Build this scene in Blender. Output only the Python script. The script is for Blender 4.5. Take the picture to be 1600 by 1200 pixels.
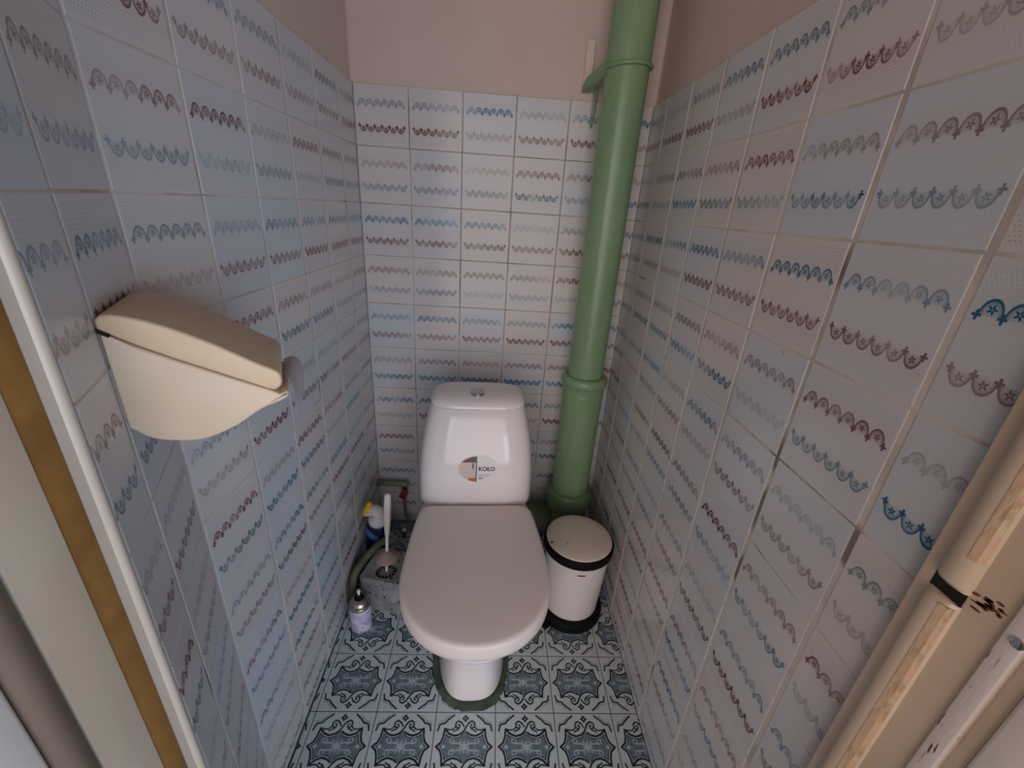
import bpy, bmesh, math, random
from mathutils import Vector, Matrix
from mathutils.bvhtree import BVHTree
random.seed(7)
PI = math.pi
for o in list(bpy.data.objects): bpy.data.objects.remove(o)
sc = bpy.context.scene
C = sc.collection
T = 0.15                                   # wall tile pitch in metres

# ------------------------------------------------------------------ camera
F_PX = 660.07
cam_d = bpy.data.cameras.new('camera'); cam = bpy.data.objects.new('camera', cam_d); C.objects.link(cam)
cam_d.sensor_width = 36.0; cam_d.sensor_fit = 'HORIZONTAL'; cam_d.lens = 36.0 * F_PX / 1600.0
cam_d.clip_start = 0.01
YAW, PITCH, ROLL = 0.0551162, 0.3918604, 0.0681921
f = Vector((math.sin(YAW) * math.cos(PITCH), math.cos(YAW) * math.cos(PITCH), -math.sin(PITCH)))
r = Vector((math.cos(YAW), -math.sin(YAW), 0)); u = r.cross(f)
r2 = r * math.cos(ROLL) + u * math.sin(ROLL); u2 = u * math.cos(ROLL) - r * math.sin(ROLL)
cm = Matrix((r2, u2, -f)).transposed().to_4x4(); cm.translation = (0.41268, -1.38396, 1.19275)
cam.matrix_world = cm
sc.camera = cam

# ------------------------------------------------------------------ world, lights, exposure
w = bpy.data.worlds.new('world'); sc.world = w; w.use_nodes = True
bg = w.node_tree.nodes['Background']; bg.inputs[0].default_value = (1.0, 0.90, 0.84, 1); bg.inputs[1].default_value = 0.07
def area(name, loc, target, sx, sy, power, col):
    d = bpy.data.lights.new(name, 'AREA'); d.shape = 'RECTANGLE'; d.size = sx; d.size_y = sy; d.energy = power; d.color = col
    o = bpy.data.objects.new(name, d); C.objects.link(o); o.location = loc
    o.rotation_euler = (Vector(target) - Vector(loc)).to_track_quat('-Z', 'Y').to_euler()
    return o
area('hall_front_light', (0.45, -3.1, 1.06), (0.42, 0.0, 0.95), 2.4, 2.1, 41, (1.0, 0.92, 0.91))  # added broad frontal light standing in for the unseen lit hall
area('side_window_daylight', (1.6, -2.5, 0.75), (0.1, -0.5, 0.45), 1.0, 1.1, 17, (0.50, 0.74, 1.0))
area('hall_lamp_light', (-0.5, -2.6, 1.6), (0.75, -0.3, 0.9), 0.9, 1.0, 7.5, (1.0, 0.66, 0.46))
sc.view_settings.view_transform = 'Standard'; sc.view_settings.look = 'None'
sc.view_settings.gamma = 1.0; sc.view_settings.use_curve_mapping = False
sc.view_settings.exposure = -0.20

# ------------------------------------------------------------------ helpers: objects
def link(name, me, mats, parent=None):
    o = bpy.data.objects.new(name, me); C.objects.link(o)
    if mats is not None:
        for m in (mats if isinstance(mats, (list, tuple)) else [mats]): me.materials.append(m)
    if parent is not None: o.parent = parent
    return o
def obj(name, bm, mat, parent=None, smooth=False, angle=None):
    bmesh.ops.recalc_face_normals(bm, faces=bm.faces)
    me = bpy.data.meshes.new(name); bm.to_mesh(me); bm.free()
    if smooth:
        for p in me.polygons: p.use_smooth = True
        if angle is not None:
            me.set_sharp_from_angle(angle=math.radians(angle))
    return link(name, me, mat, parent)
def tag(o, label=None, cat=None, group=None, kind=None):
    if label: o['label'] = label
    if cat: o['category'] = cat
    if group: o['group'] = group
    if kind: o['kind'] = kind
    return o
def thing(name, loc, label, cat, rz=0.0, group=None):
    o = bpy.data.objects.new(name, None); C.objects.link(o); o.location = loc; o.rotation_euler = (0, 0, rz)
    o.empty_display_size = 0.05
    return tag(o, label, cat, group)
def box(bm, x0, x1, y0, y1, z0, z1, bevel=0.0, seg=2, M=None):
    vs = [bm.verts.new((x, y, z)) for z in (z0, z1) for y in (y0, y1) for x in (x0, x1)]
    fs = [(0, 2, 3, 1), (4, 5, 7, 6), (0, 1, 5, 4), (2, 6, 7, 3), (0, 4, 6, 2), (1, 3, 7, 5)]
    nf = [bm.faces.new([vs[i] for i in q]) for q in fs]
    if M is not None: bmesh.ops.transform(bm, matrix=M, verts=vs)
    if bevel:
        es = list({e for q in nf for e in q.edges})
        bmesh.ops.bevel(bm, geom=es, offset=bevel, segments=seg, affect='EDGES', profile=0.5)
    return bm
def rings(bm, rs, cap0=True, cap1=True, close=True):
    """loft a list of rings (lists of points)"""
    V = [[bm.verts.new(p) for p in R] for R in rs]; n = len(V[0])
    for a, b in zip(V, V[1:]):
        for i in range(n if close else n - 1):
            j = (i + 1) % n
            bm.faces.new((a[i], a[j], b[j], b[i]))
    if cap0: bm.faces.new(V[0][::-1])
    if cap1: bm.faces.new(V[-1])
    return V
def circ(cx, cy, z, rad, n=32):
    return [(cx + rad * math.cos(2 * PI * i / n), cy + rad * math.sin(2 * PI * i / n), z) for i in range(n)]
def lathe(bm, prof, n=32, cx=0.0, cy=0.0, cap0=True, cap1=True):
    return rings(bm, [circ(cx, cy, z, max(rad, 1e-4), n) for rad, z in prof], cap0, cap1)
def tube(bm, pts, rad, n=12, caps=True):
    pts = [Vector(p) for p in pts]; R = []; prev = None
    for i, p in enumerate(pts):
        t = (pts[min(i + 1, len(pts) - 1)] - pts[max(i - 1, 0)]).normalized()
        if prev is None:
            a = Vector((0, 0, 1)) if abs(t.z) < 0.9 else Vector((1, 0, 0)); nn = t.cross(a).normalized()
        else:
            nn = (prev - t * prev.dot(t)).normalized()
        prev = nn; b = t.cross(nn); rr = rad[i] if isinstance(rad, (list, tuple)) else rad
        R.append([tuple(p + nn * (rr * math.cos(2 * PI * k / n)) + b * (rr * math.sin(2 * PI * k / n))) for k in range(n)])
    return rings(bm, R, caps, caps)
def spline(pts, m=6):
    P = [Vector(p) for p in pts]; P = [P[0] * 2 - P[1]] + P + [P[-1] * 2 - P[-2]]; out = []
    for i in range(1, len(P) - 2):
        for k in range(m):
            t = k / m; a, b, c, d = P[i - 1:i + 3]
            out.append(0.5 * ((2 * b) + (c - a) * t + (2 * a - 5 * b + 4 * c - d) * t * t + (3 * b - a - 3 * c + d) * t ** 3))
    out.append(P[-2]); return out
def prism(bm, prof, t0, t1, M, bevel=0.0, seg=3, inset0=0.0):
    """profile of (a,b) points extruded along the third axis; M maps (a,t,b)"""
    A = [bm.verts.new((a, t0, b)) for a, b in prof]; B = [bm.verts.new((a, t1, b)) for a, b in prof]; n = len(prof)
    fs = [bm.faces.new(A[::-1]), bm.faces.new(B)]
    side = [bm.faces.new((A[i], A[(i + 1) % n], B[(i + 1) % n], B[i])) for i in range(n)]
    if bevel:
        es = list({e for q in fs for e in q.edges})
        bmesh.ops.bevel(bm, geom=es, offset=bevel, segments=seg, affect='EDGES', profile=0.5)
    bmesh.ops.transform(bm, matrix=M, verts=bm.verts)
    return bm
def super_ring(cx, cy, z, hx, hy, n=2.6, m=56):
    out = []
    for i in range(m):
        a = 2 * PI * i / m; c, s = math.cos(a), math.sin(a)
        out.append((cx + hx * math.copysign(abs(c) ** (2 / n), c), cy + hy * math.copysign(abs(s) ** (2 / n), s), z))
    return out

# ------------------------------------------------------------------ helpers: node expressions
class NB:
    def __init__(self, name):
        self.m = bpy.data.materials.new(name); self.m.use_nodes = True; self.t = self.m.node_tree
        self.b = self.t.nodes['Principled BSDF']
    def n(self, typ): return self.t.nodes.new(typ)
    def l(self, a, b): self.t.links.new(a, b)
    def put(self, sock, v):
        if isinstance(v, E): v = v.s
        if isinstance(v, (int, float)): sock.default_value = v
        elif isinstance(v, (tuple, list, Vector)):
            sock.default_value = tuple(v) if len(sock.default_value) == len(v) else tuple(v) + (1.0,)
        else: self.l(v, sock)
    def math(self, op, a, b=None, c=None, clamp=False):
        n = self.n('ShaderNodeMath'); n.operation = op; n.use_clamp = clamp
        for i, v in enumerate((a, b, c)):
            if v is not None: self.put(n.inputs[i], v)
        return E(self, n.outputs[0])
    def vmath(self, op, a, b=None, scale=None):
        n = self.n('ShaderNodeVectorMath'); n.operation = op; self.put(n.inputs[0], a)
        if b is not None: self.put(n.inputs[1], b)
        if scale is not None: self.put(n.inputs['Scale'], scale)
        return n.outputs['Value'] if op in ('DOT_PRODUCT', 'LENGTH', 'DISTANCE') else n.outputs[0]
    def coord(self, which='Object'):
        n = self.n('ShaderNodeTexCoord'); return n.outputs[which]
    def xyz(self, v):
        n = self.n('ShaderNodeSeparateXYZ'); self.l(v, n.inputs[0]); return [E(self, q) for q in n.outputs]
    def comb(self, x, y, z=0.0):
        n = self.n('ShaderNodeCombineXYZ')
        for i, v in enumerate((x, y, z)): self.put(n.inputs[i], v)
        return n.outputs[0]
    def info(self): return self.n('ShaderNodeObjectInfo')
    def noise(self, vec, scale, detail=3.0, rough=0.5, w=None, color=False):
        n = self.n('ShaderNodeTexNoise')
        if w is not None:
            n.noise_dimensions = '4D'; self.put(n.inputs['W'], w)
        if vec is not None: self.l(vec, n.inputs['Vector'])
        n.inputs['Scale'].default_value = scale; n.inputs['Detail'].default_value = detail; n.inputs['Roughness'].default_value = rough
        return n.outputs['Color'] if color else E(self, n.outputs['Fac'])
    def step(self, v, a, b):            # smooth ramp 0..1 from a to b
        n = self.n('ShaderNodeMapRange'); n.interpolation_type = 'SMOOTHSTEP'
        self.put(n.inputs[0], v); n.inputs[1].default_value = a; n.inputs[2].default_value = b
        return E(self, n.outputs[0])
    def mix(self, fac, a, b):
        n = self.n('ShaderNodeMix'); n.data_type = 'RGBA'; self.put(n.inputs[0], fac)
        self.put(n.inputs[6], a); self.put(n.inputs[7], b); return n.outputs[2]
    def color(self, v): self.put(self.b.inputs['Base Color'], v)
    def rough(self, v): self.put(self.b.inputs['Roughness'], v)
    def bump(self, h, strength=0.2, dist=0.002):
        n = self.n('ShaderNodeBump'); n.inputs['Strength'].default_value = strength; n.inputs['Distance'].default_value = dist
        self.put(n.inputs['Height'], h); self.l(n.outputs[0], self.b.inputs['Normal'])
class E:
    def __init__(s, nb, sock): s.nb = nb; s.s = sock
    def __add__(s, o): return s.nb.math('ADD', s, o)
    __radd__ = __add__
    def __sub__(s, o): return s.nb.math('SUBTRACT', s, o)
    def __rsub__(s, o): return s.nb.math('SUBTRACT', o, s)
    def __mul__(s, o): return s.nb.math('MULTIPLY', s, o)
    __rmul__ = __mul__
    def __truediv__(s, o): return s.nb.math('DIVIDE', s, o)
    def abs(s): return s.nb.math('ABSOLUTE', s)
    def fract(s): return s.nb.math('FRACT', s)
    def floor(s): return s.nb.math('FLOOR', s)
    def sqrt(s): return s.nb.math('SQRT', s)
    def sq(s): return s.nb.math('MULTIPLY', s, s)
    def cos(s): return s.nb.math('COSINE', s)
    def pow(s, p): return s.nb.math('POWER', s, p)
    def sign(s): return s.nb.math('SIGN', s)
    def lt(s, o): return s.nb.math('LESS_THAN', s, o)
    def gt(s, o): return s.nb.math('GREATER_THAN', s, o)
    def min(s, o): return s.nb.math('MINIMUM', s, o)
    def max(s, o): return s.nb.math('MAXIMUM', s, o)
    def clamp(s): return s.nb.math('ADD', s, 0.0, clamp=True)
def hyp(a, b): return (a.sq() + b.sq()).sqrt()
def S(c):                                   # sRGB 0..255 -> linear
    out = []
    for v in c:
        v = v / 255.0; out.append(v / 12.92 if v <= 0.04045 else ((v + 0.055) / 1.055) ** 2.4)
    return tuple(out)
def simple(name, col, rough=0.5, metal=0.0, var=0.0, scale=20.0, bump=0.0, coat=0.0, spec=0.5, bscale=None):
    nb = NB(name); c = S(col)
    if var:
        nz = nb.noise(nb.coord(), scale, 4.0, 0.6)
        nb.color(nb.mix(nb.step(nz, 0.3, 0.72), tuple(v * (1 - var) for v in c), tuple(min(1, v * (1 + var)) for v in c)))
    else: nb.color(c)
    nb.rough(rough); nb.b.inputs['Metallic'].default_value = metal
    nb.b.inputs['Specular IOR Level'].default_value = spec
    if coat: nb.b.inputs['Coat Weight'].default_value = coat; nb.b.inputs['Coat Roughness'].default_value = 0.08
    if bump: nb.bump(nb.noise(nb.coord(), bscale or scale, 4.0, 0.6), bump, 0.003)
    return nb.m

# ------------------------------------------------------------------ materials
def mat_wall_tile():
    nb = NB('lace_tile_glaze'); co = nb.coord(); X, Y, Z = nb.xyz(nb.vmath('SCALE', co, scale=1 / T))
    inf = nb.info(); rnd = E(nb, inf.outputs['Random'])
    sep = nb.n('ShaderNodeSeparateColor'); nb.l(inf.outputs['Color'], sep.inputs[0])
    pt, pb, hue = [E(nb, q) for q in sep.outputs]
    sg = Y.sign(); xs = X * sg; ys = Y.abs()
    p = 0.138
    uu = ((xs / p).fract() - 0.5) * p
    v = ys - 0.168
    q = hyp(uu / 0.0675, v / 0.100)
    up = v.gt(-0.002)
    outer = nb.step((q - 0.90).abs(), 0.13, 0.07) * 0.95
    mid = nb.step((q - 0.70).abs(), 0.06, 0.03) * 0.55
    fill = nb.step((q - 0.8).abs(), 0.22, 0.16) * 0.5
    arch = outer.max(mid).max(fill) * up
    dv = v - 0.036; rr = hyp(uu, dv); th = nb.math('ARCTAN2', dv, uu)
    petal = nb.step(rr - ((th * 5.0).cos() * 0.009 + 0.022), 0.003, -0.003) * nb.step(rr, 0.003, 0.007)
    halo = nb.step(q, 0.72, 0.6) * up * 0.26
    ub = (p / 2) - uu.abs()
    cross = nb.step(ub, 0.030, 0.023) * nb.step((v + 0.004).abs(), 0.012, 0.006)
    cross = cross.max(nb.step(ub, 0.012, 0.006) * nb.step((v + 0.004).abs(), 0.034, 0.028))
    lace = (arch.max(petal).max(halo) * nb.step(xs.abs(), 0.416, 0.413)).max(cross) * nb.step(xs.abs(), 0.448, 0.443) * nb.step(v, 0.16, 0.14) * nb.step(v, -0.05, -0.045)
    gs = 0.026
    gy = ((ys / gs).fract() - 0.5) * gs; gx = (((xs / gs) + ((ys / gs).floor() * 0.5)).fract() - 0.5) * gs
    dots = nb.step(hyp(gx, gy), 0.0075, 0.0045) * nb.step(ys, 0.455, 0.45) * nb.step(q, 1.04, 1.1) * ys.gt(0.19) * nb.step(xs.abs(), 0.45, 0.445) * 0.55
    top = Y.gt(0.0)
    st = pt * top + pb * (1.0 - top)
    fade = nb.step(nb.noise(nb.comb(X * 1.3, Y * 0.8, rnd * 37.0), 1.6, 1.0), 0.25, 0.62) * 0.55 + 0.5
    mask = (lace * st * fade).max(dots * st * fade * (rnd * 0.5 + 0.15)).clamp()
    blue = nb.mix(hue, S((30, 84, 104)), S((26, 92, 132)))
    red = nb.mix(hue, S((100, 28, 36)), S((92, 30, 50)))
    ink = nb.mix(top, red, blue)
    cool, warm = S((200, 204, 211)), S((211, 204, 202))
    tint = nb.noise(nb.comb(X * 0.5, Y * 0.5, rnd * 91.0), 1.0, 1.0)
    base = nb.mix(nb.step(tint * 0.5 + rnd * 0.5, 0.2, 0.8), cool, warm)
    # light bleed of the print colour into the glaze around the bands
    band = nb.step((v - 0.05).abs(), 0.15, 0.05) * st * 0.16
    base = nb.mix(band, base, nb.mix(top, S((196, 168, 170)), S((158, 186, 204))))
    # old stains
    stain = nb.step(nb.noise(nb.coord('Object'), 38.0, 3.0, 0.6, w=rnd * 53.0), 0.69, 0.76) * 0.35
    base = nb.mix(stain, base, S((120, 108, 96)))
    nb.color(nb.mix(mask, base, ink))
    nb.rough(nb.noise(co, 30.0) * 0.10 + 0.14)
    nb.b.inputs['Specular IOR Level'].default_value = 0.45
    wav = nb.noise(nb.comb(X, Y, rnd * 20.0), 3.0, 2.0); fine = nb.noise(nb.comb(X, Y, rnd * 20.0), 45.0, 2.0)
    nb.bump(wav * 1.0 + fine * 0.03, 0.10, 0.004)
    return nb.m

def mat_floor_tile():
    nb = NB('ornament_floor_tile'); co = nb.coord(); v3 = nb.vmath('SCALE', co, scale=1 / T)
    X, Y, Z = nb.xyz(v3); inf = nb.info(); rnd = E(nb, inf.outputs['Random'])
    ax, ay = X.abs(), Y.abs()
    xs, ys = X * Y.sign(), ay
    P = nb.comb(ax, ay); Q = nb.comb(xs, ys)
    def seg(p, a, b):
        a3 = (a[0], a[1], 0.0); ba = (b[0] - a[0], b[1] - a[1], 0.0); L = ba[0] ** 2 + ba[1] ** 2
        pa = nb.vmath('SUBTRACT', p, a3)
        h = nb.math('DIVIDE', E(nb, nb.vmath('DOT_PRODUCT', pa, ba)), L, clamp=True)
        n = nb.n('ShaderNodeVectorMath'); n.operation = 'SCALE'; n.inputs[0].default_value = ba; nb.put(n.inputs['Scale'], h)
        return E(nb, nb.vmath('DISTANCE', pa, n.outputs[0]))
    def poly(p, pts):
        d = None
        for a, b in zip(pts, pts[1:]):
            s = seg(p, a, b); d = s if d is None else d.min(s)
        return d
    def ring(p, c, rad):
        return (E(nb, nb.vmath('DISTANCE', p, (c[0], c[1], 0.0))) - rad).abs()
    med = poly(P, [(0.445, 0.0), (0.372, 0.058), (0.342, 0.14), (0.330, 0.249), (0.25, 0.178), (0.165, 0.150), (0.085, 0.168)])
    scurve = poly(Q, [(-0.085, 0.168), (-0.025, 0.212), (0.015, 0.270), (0.050, 0.335), (0.105, 0.366)])
    sback = poly(Q, [(0.085, 0.168), (0.030, 0.205)])
    sleft = poly(Q, [(-0.018, 0.285), (-0.055, 0.340), (-0.105, 0.366)])
    curl = ring(P, (0.108, 0.312), 0.050) + ax.lt(0.092) * ay.lt(0.325) * 0.2
    curl2 = poly(P, [(0.108, 0.262), (0.085, 0.280), (0.092, 0.308), (0.118, 0.312)])
    leaf = poly(P, [(0.152, 0.285), (0.20, 0.240), (0.25, 0.236), (0.330, 0.252)]).min(poly(P, [(0.11, 0.245), (0.16, 0.228), (0.185, 0.210)]))
    corner = poly(P, [(0.442, 0.225), (0.425, 0.29), (0.405, 0.318), (0.335, 0.332), (0.285, 0.385), (0.19, 0.455)])
    corner2 = poly(P, [(0.452, 0.30), (0.425, 0.350), (0.35, 0.368), (0.26, 0.450)])
    sx, sy = ax, (ay - 0.405).abs()
    star = sx.pow(0.72) + sy.pow(0.72)
    # inside of the medallion: a curve height over |x|
    fc = nb.n('ShaderNodeFloatCurve'); cu = fc.mapping.curves[0]
    ptsf = [(0.0, 0.225), (0.085, 0.168), (0.165, 0.150), (0.25, 0.178), (0.330, 0.249), (0.342, 0.14), (0.372, 0.058), (0.445, 0.0), (1.0, 0.0)]
    cu.points[0].location = ptsf[0]; cu.points[1].location = ptsf[-1]
    for q in ptsf[1:-1]: cu.points.new(*q)
    for q in cu.points: q.handle_type = 'VECTOR'
    fc.mapping.update(); nb.put(fc.inputs['Value'], ax)
    inside = ay.lt(E(nb, fc.outputs[0]))
    lw = lambda d, wd: nb.step(d, wd + 0.004, wd - 0.004)
    ink = lw(med, 0.0155).max(lw(scurve, 0.0135)).max(lw(sback, 0.0125)).max(lw(sleft, 0.012)).max(lw(curl, 0.0125)).max(lw(curl2, 0.011)).max(lw(leaf, 0.0105)).max(lw(corner, 0.0135))
    ink = ink.max(nb.step(star, 0.155, 0.140) * nb.step(star, 0.050, 0.066))
    ink = ink.max(lw((med - 0.036).abs(), 0.0075) * inside * 0.85)
    ink = ink.max(lw(corner2, 0.010) * 0.40)
    # light scrollwork on the grey field
    scroll = lw(ring(P, (0.20, 0.082), 0.034), 0.009).max(lw(poly(P, [(0.19, 0.045), (0.11, 0.05), (0.0, 0.012)]), 0.010))
    scroll = scroll.max(nb.step((sx + 1e-5).sqrt() + (ay + 1e-5).sqrt() * 0.9, 0.36, 0.30))
    scroll = scroll.max(nb.step(((ax - 0.33).abs() + ay), 0.045, 0.035)).max(nb.step(((ax - 0.06).abs() + (ay - 0.06).abs() * 0.7), 0.035, 0.02) * 0.6)
    hatch = nb.noise(nb.comb(X, Y, rnd * 11.0), 34.0, 2.0)
    wash = nb.noise(nb.comb(X, Y, rnd * 7.0), 2.2, 2.0)
    base = nb.mix(wash, S((184, 197, 202)), S((202, 211, 211)))
    field = nb.mix(nb.step(hatch, 0.35, 0.65), S((88, 108, 121)), S((118, 136, 146)))
    field = nb.mix(scroll * 0.95, field, S((176, 188, 192)))
    halo = nb.step((med - 0.021).abs(), 0.013, 0.007)
    col = nb.mix(inside, base, field)
    col = nb.mix(halo * 0.8, col, base)
    nb.color(nb.mix(ink, col, S((10, 26, 38))))
    nb.rough(nb.noise(co, 40.0) * 0.15 + 0.22); nb.bump(nb.noise(co, 14.0), 0.06, 0.003)
    return nb.m

def mat_grout(name, c1, c2, dirt=0.8):
    nb = NB(name); co = nb.coord()
    a = nb.noise(co, 9.0, 4.0, 0.6); b = nb.noise(co, 120.0, 3.0)
    col = nb.mix(nb.step(a, 0.42, 0.66), S(c1), S(c2)); col = nb.mix(b * 0.35, col, S(c2)); dk = nb.noise(co, 5.5, 2.0)
    nb.color(nb.mix(nb.step(dk, 0.63, 0.69) * dirt, col, S((104, 80, 62)))); nb.rough(0.85)
    nb.bump(b, 0.3, 0.001); return nb.m
def mat_plaster():
    nb = NB('beige_painted_plaster'); co = nb.coord()
    a = nb.noise(co, 2.5, 4.0, 0.55); b = nb.noise(co, 60.0, 4.0, 0.6)
    nb.color(nb.mix(nb.step(a, 0.3, 0.7), S((206, 186, 176)), S((214, 196, 187)))); nb.rough(0.62)
    nb.bump(a * 0.6 + b * 0.25, 0.22, 0.006); return nb.m
def mat_frame():
    """cream gloss paint with worn strips, chips and rust stains at the strike"""
    nb = NB('cream_gloss_paint'); co = nb.coord()
    a = nb.noise(co, 7.0, 3.0); st = nb.n('ShaderNodeMapping'); nb.l(co, st.inputs[0]); st.inputs['Scale'].default_value = (60, 60, 6)
    b = nb.noise(st.outputs[0], 1.0, 3.0)
    col = nb.mix(nb.step(a, 0.3, 0.7), S((214, 192, 168)), S((222, 202, 180)))
    col = nb.mix(nb.step(b, 0.62, 0.74) * 0.25, col, S((190, 160, 120)))
    nb.color(col); nb.rough(0.32); nb.bump(b * 0.5 + a, 0.12, 0.003); return nb.m
def mat_strip_white():
    nb = NB('chipped_white_paint'); co = nb.coord()
    mp = nb.n('ShaderNodeMapping'); nb.l(co, mp.inputs[0]); mp.inputs['Scale'].default_value = (120, 160, 26)
    b = nb.noise(mp.outputs[0], 1.0, 4.0, 0.6)
    nb.color(nb.mix(nb.step(b, 0.62, 0.66), S((230, 218, 212)), S((96, 66, 52)))); nb.rough(0.35); nb.bump(b, 0.2, 0.002); return nb.m
def mat_worn_wood():
    nb = NB('worn_bare_wood'); co = nb.coord()
    mp = nb.n('ShaderNodeMapping'); nb.l(co, mp.inputs[0]); mp.inputs['Scale'].default_value = (150, 260, 60)
    b = nb.noise(mp.outputs[0], 1.0, 4.0, 0.65); a = nb.noise(co, 26.0, 3.0)
    col = nb.mix(nb.step(b, 0.35, 0.65), S((178, 146, 112)), S((208, 182, 150)))
    nb.color(nb.mix(nb.step(a, 0.5, 0.7), col, S((206, 172, 142)))); nb.rough(0.6); nb.bump(b, 0.35, 0.001); return nb.m
def mat_concrete():
    nb = NB('pitted_concrete'); co = nb.coord()
    a = nb.noise(co, 16.0, 5.0, 0.65); b = nb.noise(co, 130.0, 3.0, 0.6)
    vo = nb.n('ShaderNodeTexVoronoi'); nb.l(co, vo.inputs['Vector']); vo.inputs['Scale'].default_value = 62.0
    vd = E(nb, vo.outputs['Distance']); big = nb.noise(co, 30.0, 1.0)
    pit = nb.step(vd, 0.32, 0.22) * nb.step(big, 0.53, 0.60)
    col = nb.mix(nb.step(a, 0.3, 0.7), S((120, 116, 114)), S((158, 154, 152)))
    col = nb.mix(nb.step(b, 0.55, 0.75) * 0.5, col, S((178, 176, 174)))
    nb.color(nb.mix(pit, col, S((30, 28, 28)))); nb.rough(0.9); nb.bump(a * 0.6 + b * 0.3 - pit * 1.2, 0.6, 0.003); return nb.m
def mat_mortar():
    nb = NB('green_painted_mortar'); co = nb.coord(); a = nb.noise(co, 22.0, 5.0, 0.65)
    nb.color(nb.mix(nb.step(a, 0.3, 0.7), S((42, 58, 46)), S((82, 98, 78)))); nb.rough(0.6); nb.bump(a, 0.5, 0.004); return nb.m
def mat_pipe():
    nb = NB('glossy_green_enamel'); co = nb.coord()
    mp = nb.n('ShaderNodeMapping'); nb.l(co, mp.inputs[0]); mp.inputs['Scale'].default_value = (14, 14, 3)
    a = nb.noise(mp.outputs[0], 1.0, 4.0, 0.6); b = nb.noise(co, 70.0, 3.0)
    nb.color(nb.mix(nb.step(a, 0.3, 0.7), S((120, 152, 115)), S((134, 164, 127)))); nb.rough(nb.noise(co, 20.0) * 0.15 + 0.22)
    nb.bump(a * 1.0 + b * 0.12, 0.22, 0.004); return nb.m
def mat_holder(name='beige_plastic', c1=(222, 196, 168), c2=(226, 203, 178)):
    nb = NB(name); co = nb.coord(); a = nb.noise(co, 9.0, 3.0); b = nb.noise(co, 90.0, 3.0)
    nb.color(nb.mix(nb.step(a, 0.3, 0.7), S(c1), S(c2))); nb.rough(0.42); nb.bump(b, 0.05, 0.001); return nb.m
def mat_speckled_lid():
    nb = NB('speckled_white_enamel'); co = nb.coord()
    vo = nb.n('ShaderNodeTexVoronoi'); nb.l(co, vo.inputs['Vector']); vo.inputs['Scale'].default_value = 26.0
    big = nb.noise(co, 12.0, 2.0); spk = nb.step(E(nb, vo.outputs['Distance']), 0.13, 0.09) * nb.step(big, 0.52, 0.56)
    a = nb.noise(co, 10.0, 3.0)
    col = nb.mix(nb.step(a, 0.3, 0.75), S((226, 214, 202)), S((214, 200, 184)))
    nb.color(nb.mix(spk, col, S((78, 52, 44)))); nb.rough(0.35); return nb.m
def mat_can():
    nb = NB('lilac_flower_print'); co = nb.coord()
    vo = nb.n('ShaderNodeTexVoronoi'); nb.l(co, vo.inputs['Vector']); vo.inputs['Scale'].default_value = 55.0
    d = E(nb, vo.outputs['Distance']); big = nb.noise(co, 30.0, 2.0); sp = nb.step(d, 0.22, 0.14) * nb.step(big, 0.45, 0.55)
    a = nb.noise(co, 40.0, 3.0)
    col = nb.mix(nb.step(a, 0.4, 0.65), S((184, 172, 204)), S((212, 203, 222)))
    nb.color(nb.mix(sp * 0.8, col, S((92, 74, 128)))); nb.rough(0.3); return nb.m
def mat_bottle():
    nb = NB('navy_bottle_print'); co = nb.coord(); X, Y, Z = nb.xyz(co)
    k = Z + X * 0.9
    sw = nb.step((k - 0.155).abs(), 0.016, 0.010); red = nb.step((k - 0.120).abs(), 0.014, 0.009) * X.gt(-0.005)
    col = nb.mix(sw * nb.step(nb.noise(co, 60.0), 0.35, 0.6), S((16, 22, 52)), S((70, 110, 168)))
    col = nb.mix(red, col, S((180, 70, 46))); wh = nb.step(hyp(X - 0.012, Z - 0.125), 0.016, 0.011) * Y.lt(0.0)
    nb.color(nb.mix(wh * 0.8, col, S((206, 196, 196)))); nb.rough(0.25); return nb.m

M = {}
M['tile'] = mat_wall_tile(); M['floor_tile'] = mat_floor_tile()
M['grout'] = mat_grout('pale_grout', (214, 204, 198), (184, 172, 164)); M['floor_grout'] = mat_grout('dark_floor_joint', (52, 54, 56), (84, 84, 82))
M['back_grout'] = mat_grout('dirty_grout', (192, 180, 174), (138, 126, 120))
M['plaster'] = mat_plaster(); M['frame'] = mat_frame(); M['white_strip'] = mat_strip_white(); M['wood'] = mat_worn_wood()
M['seal_brown'] = simple('ochre_foam_strip', (156, 110, 52), 0.75, var=0.22, scale=18, bump=0.2)
M['taupe'] = simple('taupe_shade_band', (128, 108, 94), 0.6, var=0.08, scale=12)  # shade of the jamb's dark band put into the colour
M['white_trim'] = simple('white_gloss_paint', (236, 228, 220), 0.3, var=0.03, scale=8, bump=0.05)
M['moulding'] = simple('ivory_gloss_paint', (226, 210, 194), 0.32, var=0.03, scale=8, bump=0.05)
M['ceramic'] = simple('white_glazed_ceramic', (233, 225, 226), 0.17, coat=0.3, var=0.015, scale=4)
M['seat'] = simple('matt_white_plastic', (226, 213, 209), 0.38, var=0.02, scale=5, bump=0.02)
M['chrome'] = simple('polished_chrome', (200, 200, 204), 0.12, metal=1.0)
M['pipe'] = mat_pipe(); M['holder'] = mat_holder(); M['holder_lid'] = mat_holder('warm_lit_beige_plastic', (218, 188, 152), (223, 197, 166)); M['paper'] = simple('white_tissue_paper', (226, 222, 224), 0.9, bump=0.2, scale=300)  # holder lid tinted tanner than its base: warm light on top painted in
M['black'] = simple('black_plastic', (9, 8, 8), 0.7, var=0.1, scale=30, spec=0.2); M['dark'] = simple('cavity_shade', (24, 18, 14), 0.9, var=0.3, scale=60)  # second one: near-black paint for the shade in hole and crack
M['bin_lid'] = mat_speckled_lid(); M['bin_body'] = simple('white_enamel_steel', (230, 221, 223), 0.3, var=0.02, scale=6)
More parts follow.
